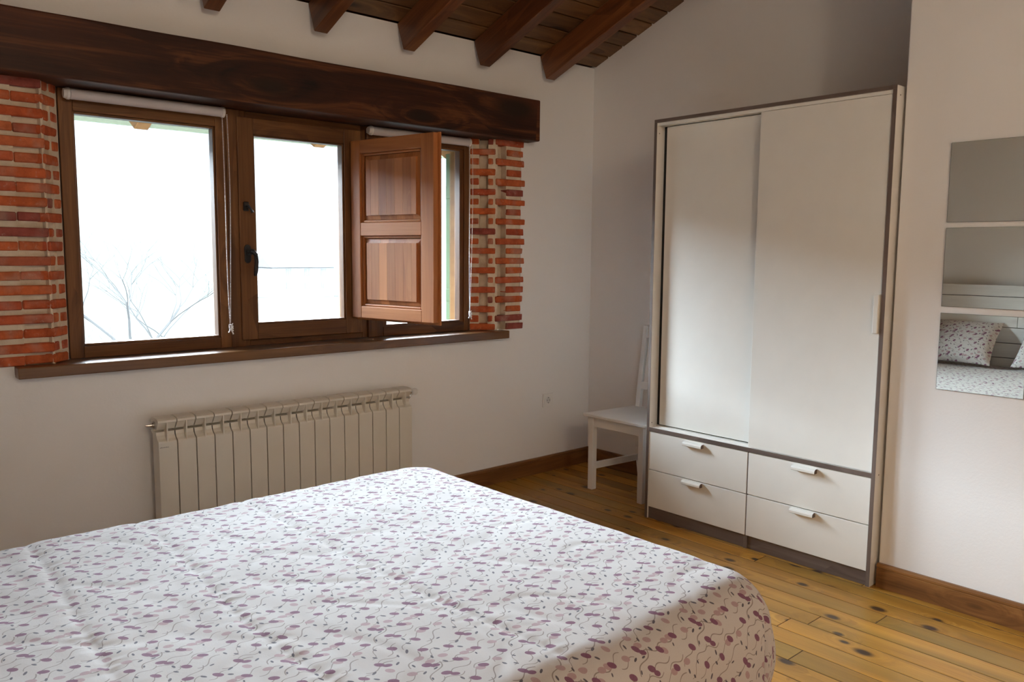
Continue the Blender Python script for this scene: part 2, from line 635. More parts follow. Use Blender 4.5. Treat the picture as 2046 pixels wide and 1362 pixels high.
# right wall: niche and mirror wall
def wall_x(x0, x1, y0, y1):
    return MB().prism([(y0, -0.16), (y1, -0.16), (y1, roof(y1) + .02), (y0, roof(y0) + .02)], 0, x0, x1)


structure(wall_x(0.0, 0.3, YN - .3, 0.45).build('wall_niche', PLASTER))
structure(wall_x(XM, 0.3, YF - .3, YN).build('wall_right', PLASTER, bevel=0.006))
structure(wall_x(XL - .3, XL, YF - .3, 0.45).build('wall_left', PLASTER))
structure(MB().box(XL - .3, 0.3, YF - .3, YF, -0.16, roof(YF) + .02).build('wall_front', PLASTER))

# baseboards
BB = [(0, 0), (-0.016, 0), (-0.016, 0.078), (-0.0135, 0.080), (-0.0135, 0.083), (-0.017, 0.085), (-0.017, 0.092), (-0.011, 0.100), (0, 0.100)]
structure(MB().prism(BB, 0, XL, 0.0).build('baseboard_back', SKIRT_X))
def bb_x(x, y0, y1):
    return MB().prism([(x + p[0], p[1]) for p in BB], 1, y0, y1)


structure(bb_x(0.0, YN, -0.017).build('baseboard_niche', SKIRT_Y))
structure(bb_x(XM, YF, YN).build('baseboard_right', SKIRT_Y))
structure(MB().prism([(XL - p[0], p[1]) for p in BB], 1, YF, -0.017).build('baseboard_left', SKIRT_Y))

# ceiling: slab above, boards across the slope
FR = Matrix.Translation((0, 0, ZR)) @ Matrix.Rotation(-ANG, 4, 'X')     # y along the slope
LEN = (abs(YF) + 0.05) / math.cos(ANG)
ce = structure(MB().box(XL - .3, 0.3, -LEN - .3, 0.5, 0.030, 0.12).build('ceiling', BEAM, frame=FR))
d = 0.112 / math.cos(ANG)
yy = -0.008
while yy > -LEN:
    MB().cbox(XL - 0.02, 0.02, yy - d + 0.004, yy - 0.004, 0.0, 0.029, 0.004).build('ceiling_board', BOARD, ce, frame=FR)
    yy -= d
RX = [-3.945, -3.445, -2.945, -2.445, -1.932, -1.4375, -0.9375, -0.437]
RLAB = ['dark rafter nearest the left wall, behind the camera frame', 'dark rafter second from the left wall, out of the frame',
        'dark rafter third from the left wall, above the left end of the long beam',
        'dark rafter whose short tip alone shows at the top edge, left end of the row',
        'dark rafter above the window casement, second of the row from the left',
        'dark rafter above the open shutter, middle one of the five in view',
        'dark rafter above the right brick pier, second from the corner',
        'dark rafter nearest the room corner, beyond the end of the long beam']
for i, x in enumerate(RX):
    o = MB().cbox(x - 0.035, x + 0.035, (YN if x > XM else YF) / math.cos(ANG) + 0.06, 0.0, -0.149, -0.001, 0.004).build('rafter', RAFTER, frame=FR)
    tag(o, RLAB[i], 'rafter', 'sloping roof rafters')

# lintel beam and sill
o = MB()
n = 44
prof = []
bm = bmesh.new()
rows_ = []
for i in range(n + 1):
    x = XL + (-0.556 - XL) * i / n
    rows_.append([(x, -0.1 + 0.003 * noise.noise((x * 2, 0, 1)), 2.004 + 0.003 * noise.noise((x * 1.7, 5, 1))), (x, 0.158, 2.004),
                  (x, 0.158, 2.237), (x, -0.1 + 0.003 * noise.noise((x * 2, 9, 1)), 2.237 + 0.003 * noise.noise((x * 2.3, 3, 7)))])
vs = [p for r_ in rows_ for p in r_]
fs = [(0, 1, 2, 3), tuple(4 * n + q for q in (3, 2, 1, 0))]
for i in range(n):
    for q in range(4):
        fs.append((4 * i + q, 4 * i + (q + 1) % 4, 4 * i + 4 + (q + 1) % 4, 4 * i + 4 + q))
o.add(vs, fs)
tag(o.build('lintel_beam', BEAM, bevel=0.007), 'massive dark hewn beam running above the windows', 'beam')
sl = MB().prism([(-3.236, -0.06), (-0.746, -0.06), (-0.746, 0.02), (-0.86, 0.17), (-3.06, 0.17), (-3.236, 0.02)], 2, 0.868, 0.912)
tag(sl.build('window_sill', SILL, bevel=0.004), 'brown varnished board sill under the three windows', 'sill')

# ------------------------------------------------------------------ brick piers
def rough_brick(parent, c, ex, ey, L, D, H, name='brick'):
    """box of length L along ex, depth D along ey, height H; edges knocked off, corners uneven"""
    bm = bmesh.new()
    bmesh.ops.create_cube(bm, size=1.0)
    for v in bm.verts:
        v.co = Vector((v.co.x * L + rnd.uniform(-.002, .002), v.co.y * D + rnd.uniform(-.002, .002), v.co.z * H + rnd.uniform(-.0018, .0018)))
    bmesh.ops.bevel(bm, geom=bm.edges[:], offset=rnd.uniform(0.003, 0.0055), segments=1, affect='EDGES', profile=0.5)
    b = MB()
    b.bm(bm)
    bm.free()
    fr = Matrix(((ex[0], ey[0], 0, c[0]), (ex[1], ey[1], 0, c[1]), (0, 0, 1, c[2]), (0, 0, 0, 1)))
    return b.build(name, BRICK, parent, frame=fr)


def pier(side):
    """side = +1: pier to the right of the windows, -1: to the left"""
    C = Vector((-0.806, 0.0)) if side > 0 else Vector((-3.091, 0.0))
    Wn = Vector((-0.917, 0.1)) if side > 0 else Vector((-3.018, 0.1))
    e = (Wn - C)
    RL = e.length
    e.normalize()
    nrm = Vector((-e.y, e.x))
    if nrm.y > 0:
        nrm = -nrm                      # towards the room
    lab = ('red brick pier with toothed courses right of the windows, under the beam end' if side > 0
           else 'red brick pier left of the windows, cut by the edge of the photo')
    root = thing('brick_pier', lab, 'brick pier', (C.x + side * 0.1, 0.05, 0.912))
    far = C.x + side * (0.200 if side > 0 else 0.25)
    x2 = C.x + side * (0.082 if side > 0 else 0.108)
    nd = 0.045 if side > 0 else 0.030   # depth of the niches between the teeth
    # lime core: joints flush in the toothed columns, set back in the grooves
    def on(tt, inset):
        return C + e * (RL * tt) - nrm * inset
    t0, t1 = (0.30, 0.64) if side > 0 else (0.06, 0.52)
    pts = [Vector((far, 0.006)), Vector((x2, 0.006)), Vector((x2, nd + .008)), Vector((C.x + side * 0.018, nd + 0.008)), on(0.0, 0.0065) + Vector((side * 0.012, 0)), on(0.03, 0.0065),
           on(t0, 0.0065), on(t0, 0.052), on(t1, 0.052), on(t1, 0.0065), on(1.0, 0.005), Vector((Wn.x, 0.16)), Vector((far, 0.16))]
    if side < 0:
        pts = [Vector((far, 0.006)), Vector((x2, 0.006)), Vector((x2, 0.024)), Vector((C.x - 0.018, 0.024)), on(0.0, 0.0065) + Vector((-0.006, 0)), on(0.03, 0.0065),
               on(t0, 0.0065), on(t0, 0.017), on(t1, 0.017), on(t1, 0.0065), on(1.0, 0.005), Vector((Wn.x, 0.16)), Vector((far, 0.16))]
    core = MB().prism([tuple(p) for p in pts], 2, 0.9125, 2.003)
    core.build('mortar', MORTAR, root)
    ey = Vector((0, 1))
    ex = Vector((1, 0))
    for k in range(20):
        z = 1.9905 - 0.0562 * k + rnd.uniform(-.0015, .0015)
        H = 0.0355 + rnd.uniform(-.002, .002)
        if k == 19:
            z = 0.932
        D = 0.10
        jut = rnd.uniform(-.012, .012)
        long_face = (k % 2 == 0)

        def face(xa, xb, dep):
            rough_brick(root, ((xa + xb) / 2, dep - 0.004 + D / 2, z), ex, ey, abs(xb - xa), D, H)

        def rev(ta, tb, dep):
            p = C + e * (RL * (ta + tb) / 2) - nrm * (dep + 0.035)
            rough_brick(root, (p.x, p.y, z), e, Vector((-e.y, e.x)), RL * (tb - ta), 0.07, H)
        if side > 0:
            if long_face:
                face(C.x + 0.003, C.x + 0.222 + jut, 0.0)
                rev(0.66, 0.99, 0.001)
                rev(0.10, 0.30, 0.002)
            else:
                face(x2 + 0.001, C.x + 0.205 + jut, 0.0)
                rev(0.02, 0.99, 0.0)
        else:
            if long_face:
                face(C.x - 0.24, C.x - 0.003, 0.0)
                rev(0.05, 0.50, 0.010)
                rev(0.54, 0.95, 0.002)
            else:
                face(C.x - 0.24 + jut, x2 - 0.001, 0.0)
                face(x2 + 0.003, C.x, 0.018)
                rev(-0.03, 0.80 + rnd.uniform(0, .14), -0.001)
    return root


pier(-1)
pier(1)

# ------------------------------------------------------------------ windows
def ring(x0, x1, z0, z1, sl_, sr_, st, sb, y0, y1):
    """four members of a frame: left, right, top, bottom"""
    return [MB().box(x0, x0 + sl_, y0, y1, z0, z1), MB().box(x1 - sr_, x1, y0, y1, z0, z1),
            MB().box(x0 + sl_, x1 - sr_, y0, y1, z1 - st, z1), MB().box(x0 + sl_, x1 - sr_, y0, y1, z0, z0 + sb)]


def members(parent, x0, x1, z0, z1, a, b, c, d_, y0, y1, nm=('stile', 'stile', 'rail', 'rail'), bev=0.003):
    for q, mb in enumerate(ring(x0, x1, z0, z1, a, b, c, d_, y0, y1)):
        mb.build(nm[q], WIN_Z if q < 2 else WIN_X, parent, bevel=bev)


def window(no, x0, x1):
    w_ = bpy.data.objects.new('window_%d' % no, None)
    COL.objects.link(w_)
    w_.location = ((x0 + x1) / 2, 0.1, 0.913)
    WL[w_.name] = Matrix.Translation(w_.location)
    return structure(w_)


ZB, ZT = 0.913, 2.003
# left fixed light
w1 = window(1, -3.017, -2.335)
members(w1, -3.017, -2.335, ZB, ZT, 0.052, 0.050, 0.085, 0.050, 0.100, 0.165)
members(w1, -2.965, -2.385, ZB + .05, ZT - .085, 0.008, 0.008, 0.010, 0.010, 0.112, 0.158, nm=('bead', 'bead', 'bead', 'bead'), bev=0.002)
MB().box(-2.958, -2.392, 0.150, 0.154, ZB + .058, ZT - .093).build('pane', GLASS, w1)
MB().box(-2.338, -2.268, 0.094, 0.165, ZB, ZT).build('mullion', WIN_Z, w1, bevel=0.004)
# middle casement
w2 = window(2, -2.268, -1.625)
members(w2, -2.272, -1.600, ZB, ZT, 0.030, 0.030, 0.030, 0.030, 0.108, 0.165, nm=('frame_stile', 'frame_stile', 'frame_rail', 'frame_rail'))
sash = bpy.data.objects.new('sash', None)
COL.objects.link(sash)
sash.parent = w2
WL['sash'] = Matrix.Translation((-1.97, 0.1, 0.95))
sash.location = Vector((-1.97, 0.1, 0.95)) - w2.location
members(sash, -2.290, -1.640, 0.944, 1.972, 0.078, 0.098, 0.074, 0.074, 0.085, 0.150)
members(sash, -2.212, -1.738, 1.018, 1.898, 0.007, 0.007, 0.007, 0.007, 0.094, 0.140, nm=('bead', 'bead', 'bead', 'bead'), bev=0.002)
MB().box(-2.206, -1.744, 0.128, 0.132, 1.024, 1.892).build('pane', GLASS, sash)
# handle and shutter catch of the casement
h = MB()
pts = [(0.016 * math.cos(a), 0, 0.022 * math.sin(a) + (0.026 if math.sin(a) > 0 else -0.026)) for a in [i * math.pi / 8 for i in range(16)]]
h.prism([(-2.256 + p[0], 1.348 + p[2] * 0.9) for p in pts], 1, 0.078, 0.0855)
h.tube([(-2.256, 0.080, 1.352), (-2.256, 0.045, 1.352)], 0.0095, 12)
h.tube([(-2.262, 0.040, 1.362), (-2.250, 0.037, 1.360), (-2.237, 0.036, 1.345), (-2.233, 0.038, 1.310), (-2.236, 0.040, 1.270), (-2.239, 0.042, 1.246)],
       [0.010, 0.011, 0.010, 0.0095, 0.0095, 0.007], 10)
h.build('window_handle', IRON, sash, smooth=False, bevel=0.0015)
h = MB()
h.cbox(-2.272, -2.246, 0.074, 0.086, 1.545, 1.588, 0.003)
h.tube([(-2.258, 0.078, 1.566), (-2.258, 0.056, 1.566)], 0.006, 10)
h.tube([(-2.262, 0.054, 1.572), (-2.250, 0.052, 1.556), (-2.240, 0.052, 1.538)], [0.006, 0.005, 0.007], 10)
h.build('shutter_catch', IRON, sash)
for z in (1.07, 1.36, 1.80):
    MB().tube([(-1.640, 0.082, z - .035), (-1.640, 0.082, z + .035)], 0.006, 10).build('hinge', CHROME, sash)
# right fixed light
w3 = window(3, -1.600, -0.917)
MB().box(-1.600, -1.545, 0.094, 0.165, ZB, ZT).build('mullion', WIN_Z, w3, bevel=0.004)
members(w3, -1.545, -0.915, ZB, ZT, 0.040, 0.042, 0.062, 0.052, 0.100, 0.165)
members(w3, -1.505, -0.957, ZB + .052, ZT - .062, 0.026, 0.026, 0.010, 0.010, 0.110, 0.158, nm=('bead', 'bead', 'bead', 'bead'), bev=0.002)
MB().box(-1.482, -0.980, 0.150, 0.154, ZB + .060, ZT - .070).build('pane', GLASS, w3)

# ------------------------------------------------------------------ interior shutter, hinged on the casement, swung into the room
hx, hy = -1.692, 0.072
ex_, ey_ = -1.580 - hx, -0.487 - hy
SW = math.hypot(ex_, ey_)
yaw = math.atan2(-ex_, ey_) + math.pi     # local -y runs from the hinge to the free edge
st = thing('interior_shutter', 'open wooden window shutter with two raised panels, swung into the room', 'shutter', (hx, hy, 1.016), (0, 0, 0))
ux, uy = ex_ / SW, ey_ / SW
# local frame: u along the width, visible face towards -x
SF = Matrix(((uy * -1, -ux, 0, hx), (ux, -uy, 0, hy), (0, 0, 1, 1.016), (0, 0, 0, 1)))
# columns: local x = normal (visible face at -x), local y = from free edge... use v(y) = -distance
def sh(mb, nm, mat, par=None, bev=0.003):
    return mb.build(nm, mat, par or st, frame=SF, bevel=bev)


# local coordinates: x thickness (visible side negative), y = -distance from hinge, z height
def lb(a, b, z0, z1, x0, x1):
    return MB().box(x0, x1, -b, -a, z0, z1)


HS = 0.897
for a, b in ((0.0, 0.066), (SW - 0.086, SW - 0.006)):
    sh(lb(a, b, 0.012, HS, -0.020, 0.012), 'stile', SHUT_Z)
for z0, z1 in ((0.012, 0.072), (0.425, 0.490), (HS - 0.066, HS)):
    sh(lb(0.066, SW - 0.086, z0, z1, -0.0195, 0.012), 'rail', SHUT_Y)
# rebate lip all round on the far side
sh(lb(0.0, SW + 0.006, 0.0, HS + 0.004, 0.0122, 0.022), 'rebate_lip', SHUT_Z, bev=0.002)
for z0, z1 in ((0.072, 0.425), (0.490, HS - 0.066)):
    # moulding around the panel opening
    A, B = 0.066, SW - 0.086
    for q, mb in enumerate((lb(A, A + 0.014, z0, z1, -0.010, 0.010), lb(B - 0.014, B, z0, z1, -0.010, 0.010),
                            lb(A + 0.014, B - 0.014, z0, z0 + 0.012, -0.010, 0.010), lb(A + 0.014, B - 0.014, z1 - 0.012, z1, -0.010, 0.010))):
        sh(mb, 'moulding', SHUT_Z if q < 2 else SHUT_Y, bev=0.0045)
    # raised panel made of glued staves with a fielded margin
    nst = 7
    a0, b0 = A + 0.016, B - 0.016
    c0, c1 = z0 + 0.014, z1 - 0.014
    for i in range(nst):
        p = a0 + (b0 - a0) * i / nst
        q = a0 + (b0 - a0) * (i + 1) / nst
        mb = MB()
        mg = 0.022
        pl_, ql_ = (p + (mg if i == 0 else 0.0004)), (q - (mg if i == nst - 1 else 0.0004))
        # bevelled field: thin at the margin, thick in the middle
        mb.add([(0.006, -p, c0), (0.006, -q, c0), (0.006, -q, c1), (0.006, -p, c1),
                (0.002, -p, c0), (0.002, -q, c0), (0.002, -q, c1), (0.002, -p, c1),
                (-0.003, -pl_, c0 + mg), (-0.003, -ql_, c0 + mg), (-0.003, -ql_, c1 - mg), (-0.003, -pl_, c1 - mg),
                (-0.014, -pl_, c0 + mg), (-0.014, -ql_, c0 + mg), (-0.014, -ql_, c1 - mg), (-0.014, -pl_, c1 - mg)],
               [(0, 1, 2, 3), (0, 4, 5, 1), (1, 5, 6, 2), (2, 6, 7, 3), (3, 7, 4, 0),
                (4, 8, 9, 5), (5, 9, 10, 6), (6, 10, 11, 7), (7, 11, 8, 4),
                (8, 12, 13, 9), (9, 13, 14, 10), (10, 14, 15, 11), (11, 15, 12, 8), (12, 15, 14, 13)])
        sh(mb, 'stave', SHUT_Z, bev=0)
for z in (0.16, 0.45, 0.74):
    sh(MB().tube([(-0.004, 0.004, z - 0.03), (-0.004, 0.004, z + 0.03)], 0.006, 10), 'hinge', CHROME, bev=0)

# ------------------------------------------------------------------ roller blinds
def blind(x0, x1, lab, ky, kz, zlow):
    y, z, r = 0.060, 1.9765, 0.0215
    root = thing('roller_blind', lab, 'roller blind', (x0, y, z))
    MB().tube([(x0 + 0.024, y, z), (x1 - 0.012, y, z)], r, 24).build('fabric_roll', BLINDF, root, smooth=False, bevel=0.001)
    MB().tube([(x0, y, z), (x0 + 0.010, y, z), (x0 + 0.012, y, z), (x0 + 0.022, y, z)], [0.018, 0.0215, 0.0235, 0.0235], 24).build('end_cap', PLASTIC, root)
    MB().tube([(x1 - 0.012, y, z), (x1 - 0.002, y, z), (x1, y, z)], [0.0235, 0.0235, 0.019], 24).build('end_cap', PLASTIC, root)
    for xx in (x0 + 0.016, x1 - 0.006):
        MB().cbox(xx - 0.004, xx + 0.004, y, 0.0995, z - 0.010, z + 0.014, 0.001).build('bracket', PLASTIC, root)
    ch = MB()
    xc = x1 - 0.006
    zk = zlow + 0.035
    for sg in (-1, 1):
        nb = int((z - 0.01 - zk) / 0.0066)
        for i in range(nb):
            f = i / nb
            off = sg * (0.011 * (1 - f) ** 0.6 + 0.0035 * math.sin(f * 3.1416))
            off += 0.006 * f
            yy_ = y - 0.018 + 0.010 * f
            ch.ball((xc + off + 0.003 * math.sin(f * 5), yy_, z - 0.012 - (z - 0.012 - zk) * f), 0.0026, 5)
    cc = ch.build('bead_chain', BEAD, root)
    cc['kind'] = 'stuff'
    kn = MB()
    for i in range(9):
        a = i * 2.1
        kn.tube([(xc + 0.006 + 0.009 * math.cos(a), y - 0.008 + 0.006 * math.sin(a), zk - 0.003 * i + 0.010),
                 (xc + 0.007 + 0.010 * math.cos(a + 1.4), y - 0.008 + 0.006 * math.sin(a + 1.4), zk - 0.003 * i)], 0.0026, 6)
    kn.tube([(xc + 0.004, y - 0.008, zk - 0.012), (xc + 0.016, y - 0.008, zk - 0.040)], 0.0032, 6)
    kn.tube([(xc + 0.006, y - 0.008, zk - 0.012), (xc - 0.006, y - 0.008, zk - 0.032)], 0.0028, 6)
    kn.build('chain_knot', BEAD, root)


blind(-3.006, -2.358, 'rolled up pale blind with bead chain over the left window', 0, 0, 0.985)
blind(-1.612, -0.950, 'rolled up pale blind with bead chain over the right window, half behind the shutter', 0, 0, 0.985)

# ------------------------------------------------------------------ radiator
NS, PW = 16, 0.0798
RX0 = -2.760
ra = thing('radiator', 'cream sixteen section wall radiator under the windows, behind the bed', 'radiator', (RX0 + NS * PW / 2, -0.08, 0.08))
YFR, YBK = -0.132, -0.040
secprof = [(YFR, 0.085), (YFR, 0.560), (YFR + 0.002, 0.566), (YFR + 0.016, 0.574), (YFR + 0.026, 0.588), (YFR + 0.028, 0.603), (YFR + 0.060, 0.605),
           (YFR + 0.060, 0.613), (YFR + 0.026, 0.614), (YFR + 0.018, 0.624), (YFR + 0.006, 0.640), (YFR, 0.646), (YFR + 0.001, 0.655), (YFR + 0.010, 0.661), (YFR + 0.045, 0.664), (YBK - 0.012, 0.662),
           (YBK, 0.652), (YBK, 0.600), (YBK - 0.02, 0.590), (YBK - 0.02, 0.100), (YBK - 0.004, 0.085)]
for i in range(NS):
    a = RX0 + i * PW
    s_ = MB()
    s_.prism(secprof, 0, a + 0.0022, a + PW - 0.0022)
    s_.cbox(a + PW / 2 - 0.003, a + PW / 2 + 0.003, YFR + 0.0003, YFR + 0.04, 0.556, 0.650, 0.001)
    o = s_.build('radiator_section', RADM, ra, bevel=0.0016)
    if i == 0:
        # worn maker's print, too small to read: a row of tiny strokes
        ik = MB()
        for q in range(9):
            xx = a + 0.007 + q * 0.0042
            hgt = (0.0035, 0.005, 0.0035, 0.0035, 0.005, 0.0035, 0.005, 0.0035, 0.0035)[q]
            ik.box(xx, xx + 0.0026, YFR - 0.0004, YFR + 0.001, 0.540, 0.540 + hgt * 0.7)
        ik.build('maker_print', INK, o)
MB().box(RX0 + 0.004, RX0 + NS * PW - 0.004, YFR + 0.03, YBK - 0.025, 0.11, 0.60).build('gap_shade_block', DARKGAP, ra)  # near-black filler, colours in the shade seen between the sections
xe = RX0 + NS * PW
MB().tube([(xe, -0.085, 0.632), (xe + 0.012, -0.085, 0.632)], 0.014, 14).build('end_plug', CHROME, ra)
v = MB()
v.tube([(xe + 0.010, -0.085, 0.632), (xe + 0.026, -0.085, 0.632)], 0.010, 12)
v.tube([(xe + 0.018, -0.085, 0.650), (xe + 0.018, -0.085, 0.610), (xe + 0.018, -0.075, 0.600), (xe + 0.018, -0.002, 0.600)], 0.007, 10)
v.build('valve_body', CHROME, ra)
MB().tube([(xe + 0.026, -0.085, 0.632), (xe + 0.030, -0.085, 0.632), (xe + 0.050, -0.085, 0.632), (xe + 0.058, -0.085, 0.632), (xe + 0.060, -0.085, 0.632)],
          [0.012, 0.016, 0.0185, 0.0165, 0.010], 16).build('valve_knob', PLASTIC, ra, bevel=0.001)
v = MB()
v.tube([(RX0 + 0.003, -0.085, 0.632), (RX0 - 0.010, -0.085, 0.632)], 0.016, 14)
v.tube([(RX0 - 0.010, -0.085, 0.632), (RX0 - 0.020, -0.085, 0.632), (RX0 - 0.034, -0.085, 0.634)], [0.009, 0.006, 0.003], 10)
v.build('bleed_valve', CHROME, ra)
for xx in (RX0 + 0.24, xe - 0.24):
    MB().box(xx - .01, xx + .01, YBK - 0.03, -0.001, 0.57, 0.60).build('wall_bracket', RADM, ra)

# ------------------------------------------------------------------ socket
so = thing('wall_socket', 'white wall socket low on the window wall, left of the chair', 'socket', (-0.375, 0.0, 0.452))
MB().cbox(-0.418, -0.333, -0.010, 0.0, 0.4095, 0.4945, 0.003).build('cover_plate', PLASTIC, so)
rg = MB()
for i in range(24):
    a, b = 2 * math.pi * i / 24, 2 * math.pi * (i + 1) / 24
    for (r0, y0, r1, y1) in ((0.0235, -0.0112, 0.0205, -0.0112), (0.0205, -0.0112, 0.0195, -0.0102)):
        rg.add([(-0.3755 + r0 * math.cos(a), y0, 0.452 + r0 * math.sin(a)), (-0.3755 + r0 * math.cos(b), y0, 0.452 + r0 * math.sin(b)),
                (-0.3755 + r1 * math.cos(b), y1, 0.452 + r1 * math.sin(b)), (-0.3755 + r1 * math.cos(a), y1, 0.452 + r1 * math.sin(a))], [(0, 1, 2, 3)])
rg.tube([(-0.3755, -0.0100, 0.452), (-0.3755, -0.0113, 0.452)], 0.0235, 24, cap=False)
rg.build('socket_rim', PLASTIC, so)
MB().tube([(-0.3755, -0.0099, 0.452), (-0.3755, -0.0104, 0.452)], 0.0195, 24).build('socket_well', plain('shaded_plastic', (0.62, 0.61, 0.59), 0.5), so)
for dx in (-0.0095, 0.0095):
    MB().tube([(-0.3755 + dx, -0.0103, 0.452), (-0.3755 + dx, -0.0109, 0.452)], 0.0026, 10).build('pin_hole', DARKGAP, so)
for dz in (-0.0165, 0.0165):
    MB().box(-0.3785, -0.3725, -0.0114, -0.0103, 0.452 + dz - .002, 0.452 + dz + .002).build('earth_clip', IRON, so)

# ------------------------------------------------------------------ wardrobe
WX = -0.613
WY0, WY1 = -0.979, -2.159
wd = thing('wardrobe', 'tall white sliding door wardrobe with four drawers and grey brown edges', 'wardrobe', (-0.31, -1.569, 0.0))
TH = 0.016
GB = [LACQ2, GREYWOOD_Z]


def panel_y(y0, y1, z0, z1, nm, xb=-0.022, edge=0.0012, xf=WX):
    o_ = MB()
    o_.box(xf + edge, xb, y0, y1, z0, z1, 0)
    o_.box(xf, xf + edge, y0, y1, z0, z1, 1)
    return o_.build(nm, GB, wd)


sp1 = panel_y(WY0 - TH, WY0, 0, 2.004, 'side_panel')
sp2 = panel_y(WY1, WY1 + TH, 0, 2.004, 'side_panel')
t_ = MB()
t_.box(WX + .0012, -0.022, WY1, WY0, 2.004, 2.020, 0)
t_.box(WX, WX + .0012, WY1, WY0, 2.004, 2.020, 1)
t_.build('top_panel', [LACQ2, GREYWOOD], wd)
t_ = MB()
t_.box(WX + .0012, -0.03, WY1 + TH, WY0 - TH, 0.459, 0.479, 0)
t_.box(WX, WX + .0012, WY1 + TH, WY0 - TH, 0.459, 0.479, 1)
t_.build('middle_shelf', [LACQ2, GREYWOOD], wd)
MB().box(-0.026, -0.022, WY1 + TH, WY0 - TH, 0.06, 2.004).build('back_panel', LACQ2, wd)
MB().box(WX + 0.006, -0.50, WY1 + TH, WY0 - TH, 1.990, 2.0035).build('top_track', LACQ, wd)
MB().box(WX + 0.024, -0.52, WY1 + TH, WY0 - TH, 0.4792, 0.486).build('bottom_track', LACQ, wd)
# plinth in two lengths with a foot between
MB().box(WX + 0.012, WX + 0.028, -1.560, WY0 - TH, 0.0, 0.060).build('plinth', GREYWOOD, wd)
MB().box(WX + 0.012, WX + 0.028, WY1 + TH, -1.582, 0.0, 0.060).build('plinth', GREYWOOD, wd)
MB().box(WX + 0.006, WX + 0.06, -1.581, -1.561, 0.0, 0.062).build('middle_foot', GREYWOOD_Z, wd)
MB().box(WX + 0.004, -0.03, -1.5725, -1.5695, 0.062, 0.459).build('drawer_divider', GREYWOOD_Z, wd)
# sliding doors
dl = MB().box(WX + 0.046, WX + 0.062, -1.62, -1.022, 0.492, 1.986).build('sliding_door', LACQ, wd, bevel=0.0015)
dr = MB().box(WX + 0.006, WX + 0.022, -2.1395, -1.566, 0.481, 1.9885).build('sliding_door', LACQ, wd, bevel=0.0015)
MB().cbox(WX - 0.012, WX + 0.006, -2.139, -2.117, 1.050, 1.208, 0.003).build('handle', LACQ, dr)
MB().box(WX + 0.063, WX + 0.066, WY1 + TH, WY0 - TH, 0.479, 1.99).build('interior_shade_sheet', DARKGAP, wd)  # near-black sheet: the shade behind the doors is put into its colour
# drawers
for (ya, yb, hy) in ((-0.9965, -1.5685, -1.2715), (-1.5735, -2.1415, -1.8535)):
    for (za, zb, hz) in ((0.2600, 0.4560, 0.4400), (0.0630, 0.2560, 0.2470)):
        dw = MB().cbox(WX + 0.003, WX + 0.019, yb, ya, za, zb, 0.0012).build('drawer', LACQ, wd)
        hp = [(WX + 0.003, hz + 0.007), (WX - 0.010, hz + 0.007), (WX - 0.017, hz + 0.004), (WX - 0.021, hz - 0.002), (WX - 0.021, hz - 0.011), (WX - 0.019, hz - 0.013), (WX + 0.003, hz - 0.013)]
        hd = MB()
        hd.prism([(p[0], p[1]) for p in hp], 1, hy - 0.055, hy + 0.055)
        hb = hd.build('handle', [LACQ, GREYWOOD], dw, bevel=0)
        for p in hb.data.polygons:
            if abs(p.normal.y) > 0.9:
                p.material_index = 1
for (yy_, zz, par) in ((WY0 - TH - 0.0004, 1.955, sp1), (WY0 - TH - 0.0004, 0.50, sp1), (WY1 - 0.0004, 1.985, sp2), (WY1 - 0.0004, 0.47, sp2)):
    MB().tube([(WX + 0.020 if par is sp1 else WX + 0.032, yy_ - .0004, zz), (WX + 0.020 if par is sp1 else WX + 0.032, yy_ + 0.0004, zz)], 0.0028, 10).build('screw_cap', INK, par)

# ------------------------------------------------------------------ chair
ch = thing('dining_chair', 'white painted wooden chair in the corner beside the wardrobe', 'chair', (-0.26, -0.640, 0.0))
LG = 0.036
for (ya, yb) in ((-0.468, -0.432), (-0.836, -0.800)):
    MB().cbox(-0.461, -0.461 + LG, ya, yb, 0, 0.430, 0.002).build('leg', WHITEPAINT, ch)
# rear legs run on upwards as leaning back posts
for (ya, yb) in ((-0.500, -0.468), (-0.806, -0.774)):
    q = [(-0.050, 0.0), (-0.085, 0.20), (-0.092, 0.43), (-0.074, 0.60), (-0.030, 0.935)]
    poly = q + [(x + 0.026, z) for x, z in q[::-1]]
    MB().prism([(x, z) for x, z in poly], 1, ya, yb).build('leg', WHITEPAINT, ch, bevel=0.002)
s_ = MB()
s_.prism([(-0.490, -0.412), (-0.070, -0.452), (-0.070, -0.822), (-0.490, -0.866)], 2, 0.431, 0.449)
s_.build('seat', WHITEPAINT, ch, bevel=0.004)
MB().cbox(-0.456, -0.438, -0.801, -0.467, 0.372, 0.4308, 0.002).build('apron', WHITEPAINT, ch)
MB().cbox(-0.091, -0.073, -0.775, -0.499, 0.372, 0.4308, 0.002).build('apron', WHITEPAINT, ch)
for sg in (0, 1):
    y0 = -0.452 if sg == 0 else -0.818
    y1_ = -0.486 if sg == 0 else -0.788
    for (z0, z1, nm) in ((0.372, 0.4308, 'side_apron'), (0.118, 0.156, 'stretcher')):
        s_ = MB()
        xe_ = -0.076 if z0 > .3 else -0.066
        s_.prism([(-0.428, y0 - 0.009), (-0.428, y0 + 0.009), (xe_, y1_ + 0.009), (xe_, y1_ - 0.009)], 2, z0, z1)
        s_.build(nm, WHITEPAINT, ch, bevel=0.0015)
for (z0, z1) in ((0.555, 0.600), (0.860, 0.930)):
    xa = -0.080 + (z0 - 0.555) * 0.14
    MB().prism([(xa, z0), (xa + 0.018, z0), (xa + 0.018 + (z1 - z0) * 0.135, z1), (xa + (z1 - z0) * 0.135, z1)], 1, -0.7745, -0.4995).build('back_rail', WHITEPAINT, ch, bevel=0.002)
